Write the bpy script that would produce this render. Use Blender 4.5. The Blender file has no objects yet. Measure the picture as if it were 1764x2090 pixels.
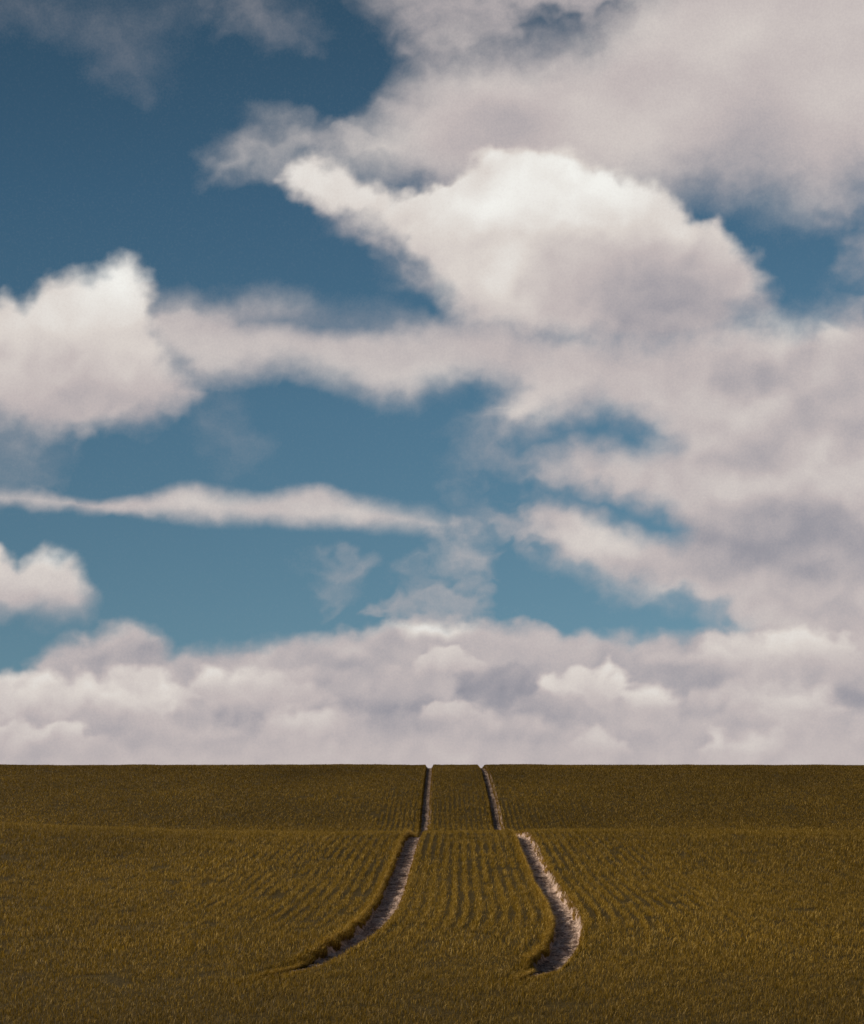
import bpy, math, numpy as np
from mathutils import Vector
rng = np.random.default_rng(7)
scene = bpy.context.scene
scene.view_settings.view_transform = 'Standard'
scene.view_settings.look = 'None'
scene.view_settings.exposure = 0
EYE = 1.72

# ------------------------------------------------------------ helpers
def table(pts, sigma):
    dd = np.arange(-60, 260, 0.1)
    p = np.array(pts, float)
    v = np.interp(dd, p[:, 0], p[:, 1])
    k = np.arange(-40, 41) * 0.1
    w = np.exp(-0.5 * (k / sigma) ** 2); w /= w.sum()
    vs = np.convolve(np.pad(v, 40, mode='edge'), w, mode='valid')
    def f(d):
        d = np.asarray(d, float)
        inner = np.interp(d, dd, vs)
        outer = np.interp(d, p[:, 0], p[:, 1])
        return np.where((d < -58) | (d > 255), outer, inner)
    return f

XC = table([(-4000, 0-9.6), (0, -9.6), (5, -6.0), (9, -3.1), (11, -1.75), (12.5, -0.85), (13.6, -0.33), (14.5, -0.05),
            (16.2, .26), (18, .42), (20.2, .48), (22.3, .505), (26, .56), (31.8, .665), (46.7, .79), (63, .90), (4000, .9)], 0.5)
HZ = table([(-4000, -1.8), (0, -1.72), (10.9, -1.74), (14.5, -1.72), (16.2, -1.68), (18, -1.65), (22.3, -1.62),
            (26, -1.50), (29.5, -1.365), (31.8, -1.315), (34, -1.37), (40, -1.66), (43, -1.80), (46.7, -1.76),
            (50, -1.27), (53, -.94), (57, -.58), (61, -.27), (64, -.13), (66, -.085), (68, -.115), (75, -.45),
            (110, -2.3), (200, -7), (4000, -14)], 0.9)

_perm = rng.permutation(512)
_g = rng.normal(size=(512, 2)); _g /= np.linalg.norm(_g, axis=1)[:, None]
def perlin(x, y):
    xi = np.floor(x).astype(np.int64); yi = np.floor(y).astype(np.int64)
    xf = x - xi; yf = y - yi
    u = xf**3*(xf*(xf*6-15)+10); v = yf**3*(yf*(yf*6-15)+10)
    def g(ix, iy, dx, dy):
        h = _perm[(_perm[ix & 511] + iy) & 511]
        return _g[h, 0]*dx + _g[h, 1]*dy
    a = g(xi, yi, xf, yf); b = g(xi+1, yi, xf-1, yf)
    c = g(xi, yi+1, xf, yf-1); d = g(xi+1, yi+1, xf-1, yf-1)
    return ((a*(1-u)+b*u)*(1-v) + (c*(1-u)+d*u)*v) * 1.5
def fbm(x, y, octv=5, gain=0.5, seed=0):
    s = 0; a = 1; t = 0
    for i in range(octv):
        s = s + a*perlin(x + 17.3*(i+seed), y - 9.1*(i+2*seed)); t += a
        a *= gain; x = x*2.03; y = y*2.03
    return s / t * 1.6
def billow(x, y, octv=3, gain=0.4, seed=0):
    s = 0; a = 1; t = 0
    for i in range(octv):
        p = perlin(x + 11.7*(i+seed), y + 5.3*(i+seed))
        s = s + a*(1-2*np.sqrt(p*p+.02)); t += a
        a *= gain; x = x*2.1; y = y*2.1
    return s / t
def smooth(a, b, x):
    t = np.clip((x-a)/(b-a), 0, 1); return t*t*(3-2*t)

def slope(d):
    return (XC(np.asarray(d)+0.15) - XC(np.asarray(d)-0.15)) / 0.3
def GG(d):
    return np.sqrt(1 + slope(d)**2)
TRK = 1.0
def world_x(s, d):
    return XC(d) + s*GG(d)
def base_z(x, d):
    wv = (1.8*fbm(x*0.11, d*0.02, 2, seed=13) + 1.3*smooth(1, 9, np.abs(x-.6)))*smooth(20, 26, d)*(1-smooth(44, 50, d))*smooth(.5, 4, np.abs(x-.6))
    z = HZ(d + wv) + EYE
    left = smooth(1, 9, -x) * np.exp(-((d-34)/6.5)**2) * 0.17
    right = smooth(2, 10, x) * np.exp(-((d-33)/7)**2) * 0.08
    fold = .08*fbm(x*.22, d*.03, 2, seed=15)*np.exp(-((d-31)/6)**2)*smooth(1.5, 4, np.abs(x-.6))
    und = 0.035*fbm(x*0.12, d*0.10, 2, seed=3)*smooth(8, 14, d)*(1-smooth(58, 64, d))
    cr = 0.02*fbm(x*0.3, d*0.05, 2, seed=5)*smooth(56, 64, d)*(d < 120)
    return z + left + right + fold + und + cr
def halfw(s, d):
    # each rut tapers out where the crop has grown over it
    return np.where(s < 0, smooth(13.2, 15.9, d), smooth(13.2, 15.2, d))
def rut(s, d):
    q = np.minimum(np.abs(s-TRK), np.abs(s+TRK))
    return -0.105*(1-smooth(0.115, 0.175, q))*halfw(s, d)

def grid_mesh(name, X, Y, Z):
    n, m = X.shape
    me = bpy.data.meshes.new(name)
    co = np.stack([X, Y, Z], -1).reshape(-1, 3).astype(np.float32)
    idx = np.arange(n*m).reshape(n, m)
    f = np.stack([idx[:-1, :-1], idx[:-1, 1:], idx[1:, 1:], idx[1:, :-1]], -1).reshape(-1, 4)
    me.vertices.add(len(co)); me.vertices.foreach_set('co', co.ravel())
    me.loops.add(f.size); me.loops.foreach_set('vertex_index', f.ravel().astype(np.int32))
    me.polygons.add(len(f)); me.polygons.foreach_set('loop_start', (np.arange(len(f))*4).astype(np.int32))
    me.update(calc_edges=True)
    me.polygons.foreach_set('use_smooth', np.ones(len(f), bool))
    return me
def add_obj(name, me, mat, **props):
    o = bpy.data.objects.new(name, me)
    scene.collection.objects.link(o)
    me.materials.append(mat)
    for k, v in props.items(): o[k] = v
    return o
def attr(me, name, vals):
    a = me.attributes.new(name, 'FLOAT', 'POINT')
    a.data.foreach_set('value', np.asarray(vals, np.float32).ravel())

class NT:
    def __init__(s, tree): s.t = tree; s.n = tree.nodes; s.l = tree.links
    def new(s, typ, **kw):
        n = s.n.new(typ)
        for k, v in kw.items(): setattr(n, k, v)
        return n
    def link(s, a, b): s.l.new(a, b)
    def math(s, op, a, b=None, clamp=False):
        n = s.n.new('ShaderNodeMath'); n.operation = op; n.use_clamp = clamp
        for i, v in enumerate((a, b)):
            if v is None: continue
            if isinstance(v, (int, float)): n.inputs[i].default_value = v
            else: s.l.new(v, n.inputs[i])
        return n.outputs[0]
    def mix(s, fac, a, b, blend='MIX'):
        n = s.n.new('ShaderNodeMix'); n.data_type = 'RGBA'; n.blend_type = blend
        for sock, v in ((n.inputs[0], fac), (n.inputs[6], a), (n.inputs[7], b)):
            if isinstance(v, (int, float)): sock.default_value = v
            elif isinstance(v, tuple): sock.default_value = (*v, 1)
            else: s.l.new(v, sock)
        return n.outputs[2]
    def ramp(s, fac, stops):
        n = s.n.new('ShaderNodeValToRGB'); e = n.color_ramp.elements
        while len(e) < len(stops): e.new(0.5)
        for el, (p, c) in zip(e, stops): el.position = p; el.color = (*c, 1)
        s.l.new(fac, n.inputs[0]); return n.outputs[0]
    def noise(s, vec, scale, detail=4, rough=0.55):
        n = s.n.new('ShaderNodeTexNoise'); n.inputs['Scale'].default_value = scale
        n.inputs['Detail'].default_value = detail; n.inputs['Roughness'].default_value = rough
        s.l.new(vec, n.inputs['Vector']); return n.outputs[0]
def newmat(name):
    m = bpy.data.materials.new(name); m.use_nodes = True; m.node_tree.nodes.clear()
    return m, NT(m.node_tree)
def lin(r, g, b):
    f = lambda c: (c/255/12.92) if c/255 <= 0.04045 else ((c/255+0.055)/1.055)**2.4
    return (f(r), f(g), f(b))

# ------------------------------------------------------------ sun direction
SUN_EL = math.radians(31)
sx, sy = -0.905, 0.425
SUN_ROT = math.atan2(sx, sy)
sdir = Vector((sx*math.cos(SUN_EL), sy*math.cos(SUN_EL), math.sin(SUN_EL)))
sun = bpy.data.lights.new('sun', 'SUN'); sun.energy = 5.0; sun.angle = math.radians(0.5); sun.color = (1, .88, .74)
so = bpy.data.objects.new('sun', sun); scene.collection.objects.link(so)
so.rotation_euler = sdir.to_track_quat('Z', 'Y').to_euler(); so.location = (-20, 10, 30)

def sky_node(nt):
    s = nt.new('ShaderNodeTexSky'); s.sky_type = 'NISHITA'; s.sun_disc = False
    s.sun_elevation = SUN_EL; s.sun_rotation = SUN_ROT; s.air_density = 1.0; s.dust_density = 0.4; s.ozone_density = 2.0
    return s
w = bpy.data.worlds.new('World'); scene.world = w; w.use_nodes = True
nt = NT(w.node_tree); bg = w.node_tree.nodes['Background']
nt.link(sky_node(nt).outputs[0], bg.inputs[0]); bg.inputs[1].default_value = 0.05

# ------------------------------------------------------------ sky dome sheet with clouds
# tangent chart of the northern sky (units: 1/3500 radian near the horizon)
K = 3500.0
az = np.radians(np.concatenate([np.arange(-40, -19, 1.0), np.arange(-19, 19, 0.05), np.arange(19, 40.1, 1.0)]))
el = np.radians(np.concatenate([[-4, -2, -1], np.arange(-0.5, 27.5, 0.05), np.arange(27.5, 62, 1.0)]))
AZ, EL = np.meshgrid(az, el)
P = 882 + K*np.tan(AZ)
Q = 1558 - K*np.tan(EL)/np.cos(AZ)

def polysd(px, py, poly):
    poly = np.array(poly, float)
    d2 = np.full(px.shape, 1e18); inside = np.zeros(px.shape, bool)
    n = len(poly)
    for i in range(n):
        a = poly[i]; b = poly[(i+1) % n]
        e = b-a; wx = px-a[0]; wy = py-a[1]
        t = np.clip((wx*e[0]+wy*e[1])/(e@e+1e-9), 0, 1)
        d2 = np.minimum(d2, (wx-e[0]*t)**2 + (wy-e[1]*t)**2)
        c = (a[1] > py) != (b[1] > py)
        inside ^= c & (px < (b[0]-a[0])*(py-a[1])/((b[1]-a[1]) if b[1] != a[1] else 1e-9)+a[0])
    return np.where(inside, 1, -1)*np.sqrt(d2)

# shared warps
wx1 = fbm(P/260, Q/200, 3, seed=1); wy1 = fbm(P/260, Q/200, 3, seed=2)
wx2 = fbm(P/60, Q/50, 3, .42, seed=3); wy2 = fbm(P/60, Q/50, 3, .42, seed=4)
big = fbm(P/330, Q/230, 4, 0.45, seed=6)
fine = fbm(P/46, Q/38, 4, 0.5, seed=8)
wisp = fbm((P+40*wx2)/170, (Q+30*wy2)/90, 5, 0.48, seed=11)

cover = np.zeros(P.shape); light = np.full(P.shape, 0.5)
def layer(poly, soft, warp=(10, 14), nz=(10, 10), op=1.0, base=0.5, rel=0.25, sc=120, seed=20, grad=None, spots=(), hole=(), thick=None, bot=0.0, softat=()):
    pa = np.array(poly, float); mg = soft*(1.5+bot) + 75
    M = (P > pa[:, 0].min()-mg) & (P < pa[:, 0].max()+mg) & (Q > pa[:, 1].min()-mg) & (Q < pa[:, 1].max()+mg)
    p, q_ = P[M], Q[M]
    px = p + warp[0]*wx1[M] + warp[1]*wx2[M]; py = q_ + warp[0]*wy1[M] + warp[1]*wy2[M]
    sd0 = polysd(px, py, poly)
    # edges vary between crisp and feathery, flatter bases are softest
    low = smooth(pa[:, 1].min()*.55+pa[:, 1].max()*.45, pa[:, 1].max(), q_)
    sv = soft*(1 + .8*np.clip(big[M], -.6, 1))*(1 + bot*low)
    for (cx, cy, rr_, mul) in softat:
        sv = sv*(1 + mul*np.exp(-(((p-cx)/rr_)**2 + ((q_-cy)/(rr_*.6))**2)))
    sd = sd0 + nz[0]*fine[M] + nz[1]*wisp[M]
    a = smooth(-sv, sv*1.15, sd)
    if thick: a = a*(.62+.38*smooth(0, thick, sd))
    for (hp, hs) in hole:
        a = a*(1-smooth(-hs, hs, polysd(px, py, hp) + 0.6*nz[1]*wisp[M] + nz[0]*fine[M]))
    a = a*op
    bx_, by_ = (p+10*wx2[M])/sc, (q_+10*wy2[M])/sc
    L = (-0.45, -0.9)
    h0 = billow(bx_, by_*1.15, 3, .33, seed); h1 = billow(bx_+L[0]*.22, (by_+L[1]*.22)*1.15, 3, .33, seed)
    s = base + rel*(h0-h1)*.8 + rel*.22*(h0-.5) + 0.05*big[M] + 0.02*wisp[M]
    if grad: s = s + grad[2]*(smooth(grad[0], grad[1], q_)*-2+1)
    for (cx, cy, rx, ry, v) in spots:
        s = s + v*np.exp(-(((px-cx)/rx)**2 + ((py-cy)/ry)**2))
    c0 = cover[M]; l0 = np.where(c0 < 1e-3, s, light[M])
    light[M] = l0*(1-a) + s*a
    cover[M] = c0 + a*(1-c0)

def thin(poly, soft, op, base=0.5, nw=38):
    layer(poly, soft*1.5, (20, 20), (6, nw), op*1.05, base, 0.04, 150, 31)
thin([(-40,-60),(60,-20),(180,10),(280,50),(310,100),(280,180),(235,150),(200,90),(100,40),(-40,10)], 66, .16)
thin([(410,-60),(480,10),(560,60),(630,95),(590,10),(560,-60)], 50, .19)
thin([(330,-80),(520,-80),(520,0),(340,10)], 50, .14)
thin([(770,-60),(1300,-60),(1230,20),(1080,30),(1000,60),(880,90),(800,70)], 55, .8, .48)
thin([(-100,880),(60,900),(130,930),(90,985),(-40,990)], 60, .30)
thin([(380,820),(470,840),(520,900),(470,930),(400,880)], 50, .16)
thin([(660,1140),(720,1120),(755,1150),(720,1200),(680,1230),(650,1200)], 24, .32, .5)
thin([(900,1100),(955,1092),(1010,1128),(985,1170),(930,1160),(900,1140)], 22, .62, .52, 30)
thin([(860,1180),(930,1175),(985,1195),(965,1255),(860,1262),(780,1248),(800,1215)], 26, .45, .48, 50)
thin([(960,1062),(1060,1030),(1140,1030),(1180,1110),(1080,1110),(1010,1090)], 34, .5, .5, 44)
thin([(970,890),(1010,885),(1060,935),(1200,950),(1180,995),(1050,960),(985,940)], 34, .42, .48, 44)
thin([(1730,490),(1800,460),(1850,600),(1770,590)], 40, .5, .48)
thin([(450,345),(480,290),(530,258),(580,255),(660,262),(740,280),(640,310),(560,328),(500,340)], 44, .68, .60, 26)
thin([(630,400),(700,420),(770,465),(830,520),(860,570),(790,520),(720,475),(650,440)], 30, .42, .52, 20)
# upper veil mass
layer([(2300,-400),(2300,400),(1800,400),(1700,440),(1620,435),(1560,395),(1440,390),(1340,410),(1000,460),(860,400),(760,365),(690,330),
       (700,280),(770,225),(830,165),(880,120),(930,75),(1010,60),(1130,70),(1210,30),(1300,-30),(1500,-400)],
      66, (26, 9), (4, 20), .99, .56, .08, 330, 41, thick=130,
      spots=[(1050,240,120,60,-.12),(760,290,160,60,.10),(1350,150,200,60,-.08),(1300,60,260,60,.06),(1650,330,160,90,-.12),(1600,130,200,60,.05),
             (950,160,110,60,.06),(950,310,80,40,-.08),(1250,260,120,50,.05),(1500,250,150,60,-.05)])
# mid band
layer([(250,640),(330,618),(420,612),(560,604),(650,632),(780,652),(880,648),(960,640),(1200,700),(1150,800),(1040,800),(960,770),(890,787),(850,815),(770,822),(700,790),(610,766),
       (500,778),(400,778),(330,738)], 36, (12, 8), (4, 12), .93, .54, .06, 200, 43, thick=60,
      spots=[(600,655,220,22,-.08),(480,720,160,45,.07),(850,770,180,30,.11),(700,640,120,20,-.08)],
      hole=[([(480,652),(560,646),(680,655),(760,668),(680,672),(560,664)], 40)])
# right hand mass
layer([(990,850),(1010,800),(1060,740),(1150,700),(1300,700),(1480,670),(1570,645),(1650,650),(1740,620),(2300,560),(2300,1500),(1560,1330),(1480,1275),
       (1400,1240),(1330,1230),(1250,1200),(1150,1160),(1090,1100),(1060,1050),(1090,1010),(1110,940),(1060,900),(1020,890)],
      32, (14, 11), (8, 22), .97, .51, .17, 180, 45, thick=60,
      spots=[(1650,670,110,35,.15),(1050,830,80,50,.14),(1450,880,150,60,.06),(1700,950,80,60,.13),(1620,1040,150,34,-.12),(1620,1130,200,70,-.20),
             (1220,1090,110,35,.20),(1480,1120,120,40,-.08),(1250,950,110,30,.08),(1520,1210,160,40,.08),(1730,860,100,50,-.06),(1500,770,140,40,-.10),(1350,800,90,40,.07),(1560,930,80,40,-.05)],
      hole=[([(1080,985),(1160,975),(1260,1000),(1370,1045),(1412,1085),(1365,1115),(1290,1075),(1180,1035),(1090,1030)], 34),
            ([(1010,940),(1060,895),(1130,850),(1220,830),(1330,860),(1370,900),(1290,925),(1180,905),(1120,940),(1060,960)], 52)])
# main cumulus
layer([(570,362),(595,335),(640,318),(690,335),(740,368),(800,390),(870,388),(925,372),(962,330),(1005,302),(1060,312),(1095,305),(1140,308),(1180,330),
       (1240,342),(1295,360),(1345,380),(1385,410),(1405,440),(1440,455),(1465,438),(1485,470),(1500,510),(1540,530),(1562,575),(1555,625),(1500,650),
       (1470,690),(1400,700),(1300,705),(1180,700),(1080,680),(980,660),(920,640),(895,590),(860,550),(820,500),(760,465),(690,435),(630,415),(590,390)],
      15, (6, 12), (10, 5), 1.0, .65, .15, 150, 47, grad=(330, 730, .11), bot=2.0, softat=[(660,430,100,1.4),(780,500,100,1.5),(870,580,90,1.0)],
      spots=[(1130,380,220,75,.20),(960,430,90,50,.14),(1350,610,180,90,-.23),(1280,520,120,40,-.10),(1450,560,70,60,-.09),(650,355,60,25,.08),(1000,580,120,80,.12),
             (1180,600,80,40,-.07),(1230,400,90,40,.06),(1420,470,50,30,.08),(700,400,100,25,.04)])
layer([(940,670),(1060,670),(1250,740),(1480,700),(1500,760),(1300,790),(1050,760),(950,710)], 58, (20, 12), (6, 16), .7, .50, .08, 160, 48)
# left cumulus
layer([(-300,600),(-60,612),(0,612),(35,622),(70,600),(105,565),(150,562),(190,560),(225,540),(258,520),(285,545),(312,590),(300,645),(325,700),(370,760),
       (400,805),(370,835),(290,860),(200,870),(150,880),(60,865),(0,850),(-300,840)], 19, (6, 12), (10, 6), 1.0, .64, .12, 150, 51, grad=(540, 880, .12), bot=1.8,
      spots=[(240,570,60,50,.18),(230,650,70,50,.10),(70,650,70,40,.08),(110,760,120,50,-.02),(300,830,120,40,-.10),(60,850,120,25,-.08),(150,720,40,25,-.06)])
# streak
layer([(-300,1000),(0,1008),(100,1014),(200,1024),(290,1014),(345,996),(400,989),(450,1006),(540,1016),(590,1002),(650,990),(700,1010),(760,1028),(830,1048),
       (930,1070),(890,1078),(760,1074),(600,1069),(480,1062),(350,1056),(200,1044),(0,1028),(-300,1015)], 19, (6, 4), (3, 6), .93, .56, .05, 130, 53,
      spots=[(420,1020,80,20,.08),(700,1045,100,18,.08)])
# low left puff
layer([(-300,1090),(-40,1100),(0,1118),(40,1150),(90,1132),(140,1140),(168,1175),(184,1215),(168,1245),(90,1252),(0,1246),(-300,1250)],
      20, (5, 10), (6, 7), .98, .61, .12, 110, 55, grad=(1130, 1260, .13), bot=1.0)
# horizon bank : back then front puffs
layer([(-900,1340),(-100,1380),(0,1378),(50,1370),(90,1325),(150,1300),(200,1288),(270,1268),(325,1285),(360,1328),(450,1322),(560,1308),(700,1288),(800,1272),
       (850,1252),(950,1266),(1080,1268),(1180,1288),(1250,1306),(1350,1290),(1500,1282),(1650,1270),(1900,1220),(2700,1150),(2700,1900),(-900,1900)],
      15, (5, 12), (8, 6), .96, .48, .16, 150, 57, thick=30,
      spots=[(880,1281,85,16,.42),(260,1330,110,35,-.16),(680,1330,200,30,.04),(1050,1300,120,20,.06),(480,1450,200,50,-.06),(1400,1400,120,60,-.07)])
def puff(cx, cy, rx, ry, v, seed, op=.9, soft=14):
    t = np.linspace(0, 2*np.pi, 22, endpoint=False)
    rr = np.random.default_rng(seed).uniform(.86, 1.14, 22)
    poly = [(cx+rx*rr[i]*np.cos(t[i]), cy+ry*rr[i]*np.sin(t[i])*(1 if np.sin(t[i]) < 0 else .8)) for i in range(22)]
    layer(poly, soft, (8, 18), (10, 7), op, .50+(v-.46)*1.1, .16, 100, seed, grad=(cy-ry, cy+ry*.9, .17), bot=1.6)
puff(40,1440,130,70,.55,61); puff(130,1425,90,50,.58,62); puff(70,1520,150,50,.50,63,.8)
puff(560,1440,140,62,.44,64,.8); puff(290,1435,105,66,.60,65,.95); puff(450,1395,75,28,.62,66,.75,16)
puff(640,1490,110,45,.53,67,.7); puff(790,1430,115,60,.32,68,.7,24); puff(920,1360,75,45,.58,69,.75)
puff(1035,1405,95,60,.17,70,.75,24); puff(1110,1455,100,40,.26,86,.6,26); puff(930,1465,60,35,.52,71,.6); puff(1200,1405,100,42,.62,72,.95,16)
puff(1330,1435,70,28,.62,73,.8,16); puff(1080,1500,120,30,.42,74,.6,22); puff(1500,1340,90,40,.54,75,.8)
puff(1640,1330,100,50,.60,76,.85); puff(1740,1400,90,60,.36,77,.7,20); puff(1500,1440,110,50,.42,78,.7); puff(1520,1530,90,30,.58,79,.8)
puff(1620,1460,100,50,.53,80,.65,20); puff(380,1510,120,32,.42,81,.6,20); puff(1230,1530,60,30,.56,82,.6)
puff(230,1350,90,34,.34,83,.6,20); puff(1380,1360,90,28,.34,84,.6,20); puff(640,1390,80,24,.38,85,.6,18)
# haze close to the skyline
hz = smooth(1480, 1560, Q)*0.4
light = light*(1-hz) + 0.52*hz
cover = np.clip(cover + (1-cover)*smooth(1400, 1540, Q), 0, 1)
# generic clouds outside the detailed region
outm = np.clip(smooth(1900, 2500, P) + smooth(100, 700, -P) + smooth(150, 700, -Q), 0, 1)
gen = smooth(-.1, .5, fbm(P/700, Q/420, 6, .5, seed=71) + .1)
cover = cover*(1-outm) + gen*outm; light = light*(1-outm) + (.5+.1*big)*outm

R = 3000.0
X = R*np.cos(EL)*np.sin(AZ); Y = R*np.cos(EL)*np.cos(AZ); Z = EYE + R*np.sin(EL)
me = grid_mesh('sky', X, Y, Z)
attr(me, 'cloud_cover', cover); attr(me, 'cloud_light', light)
m, nt = newmat('sky_with_clouds')
geo = nt.new('ShaderNodeNewGeometry')
dirn = nt.new('ShaderNodeVectorMath', operation='NORMALIZE'); nt.link(geo.outputs['Position'], dirn.inputs[0])
D = dirn.outputs[0]
sep = nt.new('ShaderNodeSeparateXYZ'); nt.link(D, sep.inputs[0])
comb = nt.new('ShaderNodeCombineXYZ'); nt.link(nt.math('MULTIPLY', sep.outputs[0], -.9), comb.inputs[0]); nt.link(sep.outputs[1], comb.inputs[1])
nt.link(nt.math('ADD', nt.math('MULTIPLY', sep.outputs[2], 1.4), 0.24), comb.inputs[2])
sk = sky_node(nt); nt.link(comb.outputs[0], sk.inputs[0])
tint = nt.ramp(sep.outputs[2], [(0.0, (.080, .091, .071)), (.2, (.060, .083, .072)), (.31, (.045, .068, .063)), (.5, (.025, .038, .035))])
skyc = nt.mix(1.0, sk.outputs[0], tint, 'MULTIPLY')
ac = nt.new('ShaderNodeAttribute', attribute_name='cloud_cover'); al = nt.new('ShaderNodeAttribute', attribute_name='cloud_light')
n1 = nt.math('SUBTRACT', nt.noise(D, 130, 4, .55), .5)
n2 = nt.math('SUBTRACT', nt.noise(D, 900, 2, .6), .5)
c = ac.outputs['Fac']
edge = nt.math('MULTIPLY', nt.math('MULTIPLY', c, nt.math('SUBTRACT', 1.0, c)), 4.0)
c2 = nt.math('ADD', c, nt.math('MULTIPLY', edge, nt.math('MULTIPLY', n1, .26)), clamp=True)
c3 = nt.math('ADD', c2, nt.math('MULTIPLY', n2, .08), clamp=True)
l2 = nt.math('ADD', al.outputs['Fac'], nt.math('ADD', nt.math('MULTIPLY', n1, .04), nt.math('MULTIPLY', n2, .10)), clamp=True)
cc = nt.ramp(l2, [(0.0, lin(114,120,134)), (0.28, lin(156,153,160)), (0.5, lin(193,183,182)), (0.72, lin(218,210,204)), (1.0, lin(242,241,236))])
col = nt.mix(c3, skyc, cc)
em = nt.new('ShaderNodeEmission'); nt.link(col, em.inputs[0]); em.inputs[1].default_value = 1.0
out = nt.new('ShaderNodeOutputMaterial'); nt.link(em.outputs[0], out.inputs[0])
try: m.cycles.emission_sampling = 'NONE'
except Exception: pass
add_obj('sky', me, m, kind='structure', category='sky', label='blue sky with soft pinkish grey cumulus clouds')

# ------------------------------------------------------------ ground
geo_s = np.geomspace(12, 3600, 40)
sl = np.concatenate([np.arange(-12, -1.3, .12), np.arange(-1.3, -.7, .02), np.arange(-.7, .7, .1), np.arange(.7, 1.3, .02), np.arange(1.3, 12, .12)])
s_ = np.unique(np.concatenate([-geo_s[::-1], sl, geo_s]).round(4))
d_ = np.unique(np.concatenate([-np.geomspace(2, 600, 16)[::-1], np.arange(-1, 8, .5), np.arange(8, 72, .2), np.geomspace(72, 3900, 60)]).round(4))
S, Dg = np.meshgrid(s_, d_)
GX = world_x(S, Dg); GZ = base_z(GX, Dg) + rut(S, Dg)
q = np.minimum(np.abs(S-TRK), np.abs(S+TRK))
GZ = GZ - 0.035*(q < .20)*halfw(S, Dg) + 0.012*fbm(GX*3, Dg*3, 3, seed=80)*(q > .21)*(np.abs(S) < 13)
me = grid_mesh('ground', GX, Dg, GZ)
m, nt = newmat('field_soil')
geo = nt.new('ShaderNodeNewGeometry'); pos = geo.outputs['Position']
a = nt.noise(pos, 1.2, 6, .6); b = nt.noise(pos, 22, 5, .65)
colr = nt.mix(b, (.030, .020, .006), (.09, .060, .015))
colr = nt.mix(nt.math('MULTIPLY', a, .6), colr, (.055, .038, .008))
bs = nt.new('ShaderNodeBsdfPrincipled'); nt.link(colr, bs.inputs['Base Color']); bs.inputs['Roughness'].default_value = .95
bs.inputs['Specular IOR Level'].default_value = .05
bp = nt.new('ShaderNodeBump'); bp.inputs['Distance'].default_value = .03; nt.link(b, bp.inputs['Height']); nt.link(bp.outputs[0], bs.inputs['Normal'])
out = nt.new('ShaderNodeOutputMaterial'); nt.link(bs.outputs[0], out.inputs[0])
add_obj('ground', me, m, kind='structure', category='field', label='rolling farm field of dark brown soil under crop')

# ------------------------------------------------------------ wheel tracks
m, nt = newmat('dry_track_soil')
geo = nt.new('ShaderNodeNewGeometry'); pos = geo.outputs['Position']
a = nt.noise(pos, 6, 6, .7); b = nt.noise(pos, 40, 4, .7)
colr = nt.ramp(nt.math('ADD', nt.math('MULTIPLY', a, .55), nt.math('MULTIPLY', b, .45)),
               [(0.38, (.05, .034, .022)), (.47, (.30, .21, .155)), (.58, (.66, .50, .39))])
buff = nt.new('ShaderNodeAttribute', attribute_name='paleness').outputs['Fac']
colr = nt.mix(buff, nt.mix(1.0, colr, (.34, .32, .28), 'MULTIPLY'), colr)
bs = nt.new('ShaderNodeBsdfPrincipled'); nt.link(colr, bs.inputs['Base Color']); bs.inputs['Roughness'].default_value = .95
bs.inputs['Specular IOR Level'].default_value = .05
bp = nt.new('ShaderNodeBump'); bp.inputs['Distance'].default_value = .025; nt.link(b, bp.inputs['Height']); nt.link(bp.outputs[0], bs.inputs['Normal'])
out = nt.new('ShaderNodeOutputMaterial'); nt.link(bs.outputs[0], out.inputs[0])
track_mat = m
dt = np.concatenate([np.arange(13.2, 34, .022), np.arange(34, 75, .05)])
for i, c0 in enumerate((-TRK, TRK)):
    dti = dt[dt > (13.9 if c0 < 0 else 13.8)]
    st = np.linspace(-.175, .175, 29)
    S2, D2 = np.meshgrid(st, dti)
    edge_q = np.abs(S2)/.175
    S2 = c0 + S2*(.2+.8*halfw(c0, D2))
    TX = world_x(S2, D2)
    TZ = base_z(TX, D2) + rut(S2, D2) + .004
    TZ = TZ + .018*np.clip(fbm(TX*18, D2*10, 4, .65, seed=91+i), -.8, 1.2) + .015*np.clip(fbm(TX*5, D2*3, 2, .6, seed=95+i), -.8, 1.2)
    me = grid_mesh('wheel_track', TX, D2, TZ)
    palev = 1 - .62*smooth(40, 48, D2) - .85*(1-smooth(14.2, 16.0, D2)) + .35*fbm(TX*3, D2*1.2, 3, .6, seed=97+i) - .6*smooth(.75, 1, edge_q)  # darker soil at near ends, far stretch and edges, with random patches
    attr(me, 'paleness', np.clip(palev, 0, 1))
    add_obj('wheel_track' if i == 0 else 'wheel_track.001', me, track_mat, kind='structure', category='track', group='pair of tractor wheel tracks through the crop',
            label='pale dry earth wheel rut through the crop')

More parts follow.
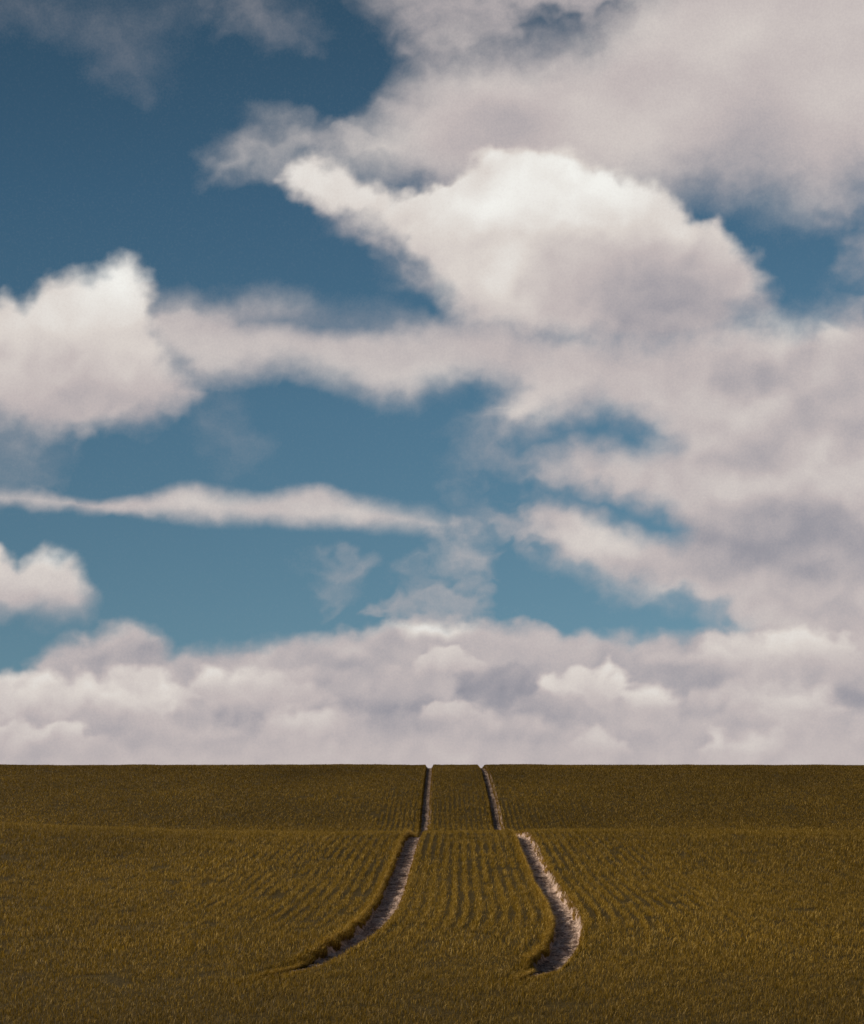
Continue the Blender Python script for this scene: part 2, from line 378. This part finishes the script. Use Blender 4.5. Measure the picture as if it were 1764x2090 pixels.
# ------------------------------------------------------------ crop
ROW = 0.143
HALF = math.tan(math.radians(14.15))
def edge_limit(s, d):
    side = np.where(s > 0, 3.3, 7.7)
    e = .136 - .034*smooth(36, 46, d) + .040*fbm(d*1.8, side + np.sign(np.abs(s)-TRK)*5.1, 4, .6, seed=110)
    return e*halfw(s, d)
def zone(d0, d1, step, nb, width, hmin, hmax, seed, jit=.027):
    r = np.random.default_rng(seed)
    smax = HALF*d1*1.2 + 1.5 + 4
    k = np.arange(-int(smax/ROW)-1, int(smax/ROW)+2)
    dline = np.arange(d0, d1, step)
    Kk, Dd = np.meshgrid(k, dline)
    s = (Kk.ravel()+.5)*ROW; d = Dd.ravel() + r.uniform(-.5, .5, s.size)*step
    x = world_x(s, d)
    keep = np.abs(x) < HALF*d*1.15 + 1.0
    s, d, x = s[keep], d[keep], x[keep]
    gap = fbm(x*1.5, d*.55, 4, .6, seed=100) + .12*smooth(.5, 4, -x)*smooth(14, 17, d)*(1-smooth(24, 28, d))
    rowgap = fbm(s*7.0, d*1.1, 2, seed=103)
    thinout = r.uniform(0, 1, s.size) < .05 + .85*smooth(.46, .70, gap) + .5*smooth(.30, .7, rowgap)
    s, d = s[~thinout], d[~thinout]
    n = s.size
    s = np.repeat(s, nb); d = np.repeat(d, nb)
    jj = jit + .024*smooth(1.2, 5, np.abs(s)) + .035*(1-smooth(14, 19, d)) + .022*fbm(s*1.5, d*.6, 3, seed=102) + .025*smooth(48, 58, d)
    s = s + r.normal(0, 1, n*nb)*np.abs(jj); d = d + r.normal(0, step*.6, n*nb)
    q = np.minimum(np.abs(s-TRK), np.abs(s+TRK)); ok = q > edge_limit(s, d)
    ok |= (r.uniform(0, 1, s.size) < .02 + .14*(d > 44))
    s, d, q = s[ok], d[ok], q[ok]
    eh = np.ones(s.size)
    # extra plants packed along the rut edges
    ne = int((d1-d0)/step*nb*2.2)
    for c0 in (-TRK, TRK):
        for sg in (-1, 1):
            nn = int(ne*(2.2 if sg < 0 else .6))
            de = r.uniform(max(d0, 13.3), max(d1, 13.4), nn) if d1 > 13.3 else np.zeros(0)
            de = de[r.uniform(0, 1, de.size) < halfw(c0, de)]
            lim = edge_limit(c0 + sg*.1*np.ones(de.size), de)
            se = c0 + sg*(lim + np.abs(r.normal(0, .035, de.size)))
            s = np.concatenate([s, se]); d = np.concatenate([d, de]); eh = np.concatenate([eh, np.full(de.size, 1.4 if (sg < 0 and d1 < 40) else 1.0)])
    x = world_x(s, d)
    q = np.minimum(np.abs(s-TRK), np.abs(s+TRK))
    h = r.uniform(hmin, hmax, s.size) * (1 + .3*fbm(x*.9, d*.6, 4, .6, seed=101)) * eh
    h = np.where((q < .10) & (halfw(s, d) > .7), h*.5, h)
    return np.stack([x, d, base_z(x, d)+rut(s, d)-.005, h, np.full(s.size, width)*r.uniform(.7, 1.3, s.size)], 1)
parts = [zone(9.2, 15, .020, 10, .0026, .028, .058, 1), zone(15, 24, .030, 9, .0034, .036, .068, 2), zone(24, 36, .043, 7, .0048, .044, .078, 3),
         zone(36, 44, .12, 4, .010, .06, .10, 4), zone(44, 70, .065, 6, .0078, .052, .080, 5)]
B = np.concatenate(parts); n = len(B); print('blades', n)
x, d, z, h, wd = B.T
r = np.random.default_rng(9)
phi = r.uniform(0, 2*np.pi, n); lean = np.abs(r.normal(0, .6, n)) + .12
lx = np.cos(phi)*lean*.9 + .05; ly = np.sin(phi)*lean
tw = phi + np.pi/2 + r.normal(0, .5, n)
ux, uy = np.cos(tw)*wd/2, np.sin(tw)*wd/2
V = np.empty((n, 5, 3), np.float32)
V[:, 0] = np.stack([x-ux, d-uy, z], 1); V[:, 1] = np.stack([x+ux, d+uy, z], 1)
mx, my, mz = x+lx*h*.33, d+ly*h*.33, z+h*.6
V[:, 2] = np.stack([mx+ux, my+uy, mz], 1); V[:, 3] = np.stack([mx-ux, my-uy, mz], 1)
droop = np.clip(1.0-.35*lean, .45, 1)
V[:, 4] = np.stack([x+lx*h*1.05, d+ly*h*1.05, z+h*droop], 1)
me = bpy.data.meshes.new('crop')
me.vertices.add(n*5); me.vertices.foreach_set('co', V.ravel())
base = (np.arange(n)*5)[:, None]
L = (base + np.array([[0, 1, 2, 3, 3, 2, 4]])).astype(np.int32)
me.loops.add(n*7); me.loops.foreach_set('vertex_index', L.ravel())
ls = ((np.arange(n)*7)[:, None] + np.array([[0, 4]])).astype(np.int32)
me.polygons.add(n*2); me.polygons.foreach_set('loop_start', ls.ravel())
me.update(calc_edges=True)
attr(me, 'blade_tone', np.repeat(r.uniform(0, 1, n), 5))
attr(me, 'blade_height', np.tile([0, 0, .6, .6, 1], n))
# vignette and far-slope shade painted into crop colour, with random tone patches
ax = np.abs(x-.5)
shade_mul = 1.14 - .26*smooth(24, 33, d) - .30*smooth(50, 62, d) - .50*(1-smooth(9.5, 17, d)) - .30*smooth(2, 7.5, ax)*(1-smooth(22, 40, d)) + .16*fbm(x*.3, d*.14, 4, seed=120)
attr(me, 'painted_shade', np.repeat(np.clip(shade_mul, .32, 1.25), 5))
m, nt = newmat('young_cereal_leaf')
t = nt.new('ShaderNodeAttribute', attribute_name='blade_tone').outputs['Fac']
hh = nt.new('ShaderNodeAttribute', attribute_name='blade_height').outputs['Fac']
gr = nt.new('ShaderNodeAttribute', attribute_name='painted_shade').outputs['Fac']
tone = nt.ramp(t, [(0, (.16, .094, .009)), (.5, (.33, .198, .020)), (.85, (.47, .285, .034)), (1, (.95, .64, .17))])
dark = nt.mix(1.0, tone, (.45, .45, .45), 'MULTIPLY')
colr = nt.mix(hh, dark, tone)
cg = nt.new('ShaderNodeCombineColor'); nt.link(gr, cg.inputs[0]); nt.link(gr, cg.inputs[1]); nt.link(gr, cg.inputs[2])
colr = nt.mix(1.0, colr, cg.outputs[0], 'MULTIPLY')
bs = nt.new('ShaderNodeBsdfPrincipled'); nt.link(colr, bs.inputs['Base Color']); bs.inputs['Roughness'].default_value = .6
bs.inputs['Specular IOR Level'].default_value = .10
tr = nt.new('ShaderNodeBsdfTranslucent'); nt.link(colr, tr.inputs[0])
ms = nt.new('ShaderNodeMixShader'); ms.inputs[0].default_value = .35
nt.link(bs.outputs[0], ms.inputs[1]); nt.link(tr.outputs[0], ms.inputs[2])
out = nt.new('ShaderNodeOutputMaterial'); nt.link(ms.outputs[0], out.inputs[0])
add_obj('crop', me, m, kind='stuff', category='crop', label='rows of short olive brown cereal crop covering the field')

# ------------------------------------------------------------ camera
cam = bpy.data.cameras.new('camera'); co = bpy.data.objects.new('camera', cam); scene.collection.objects.link(co)
co.location = (0, 0, EYE); co.rotation_euler = (math.radians(90), 0, 0)
cam.sensor_fit = 'HORIZONTAL'; cam.sensor_width = 36; cam.lens = 36*3500/1764
cam.shift_y = (1558-1045)/1764
cam.clip_end = 12000; cam.clip_start = .1
scene.camera = co
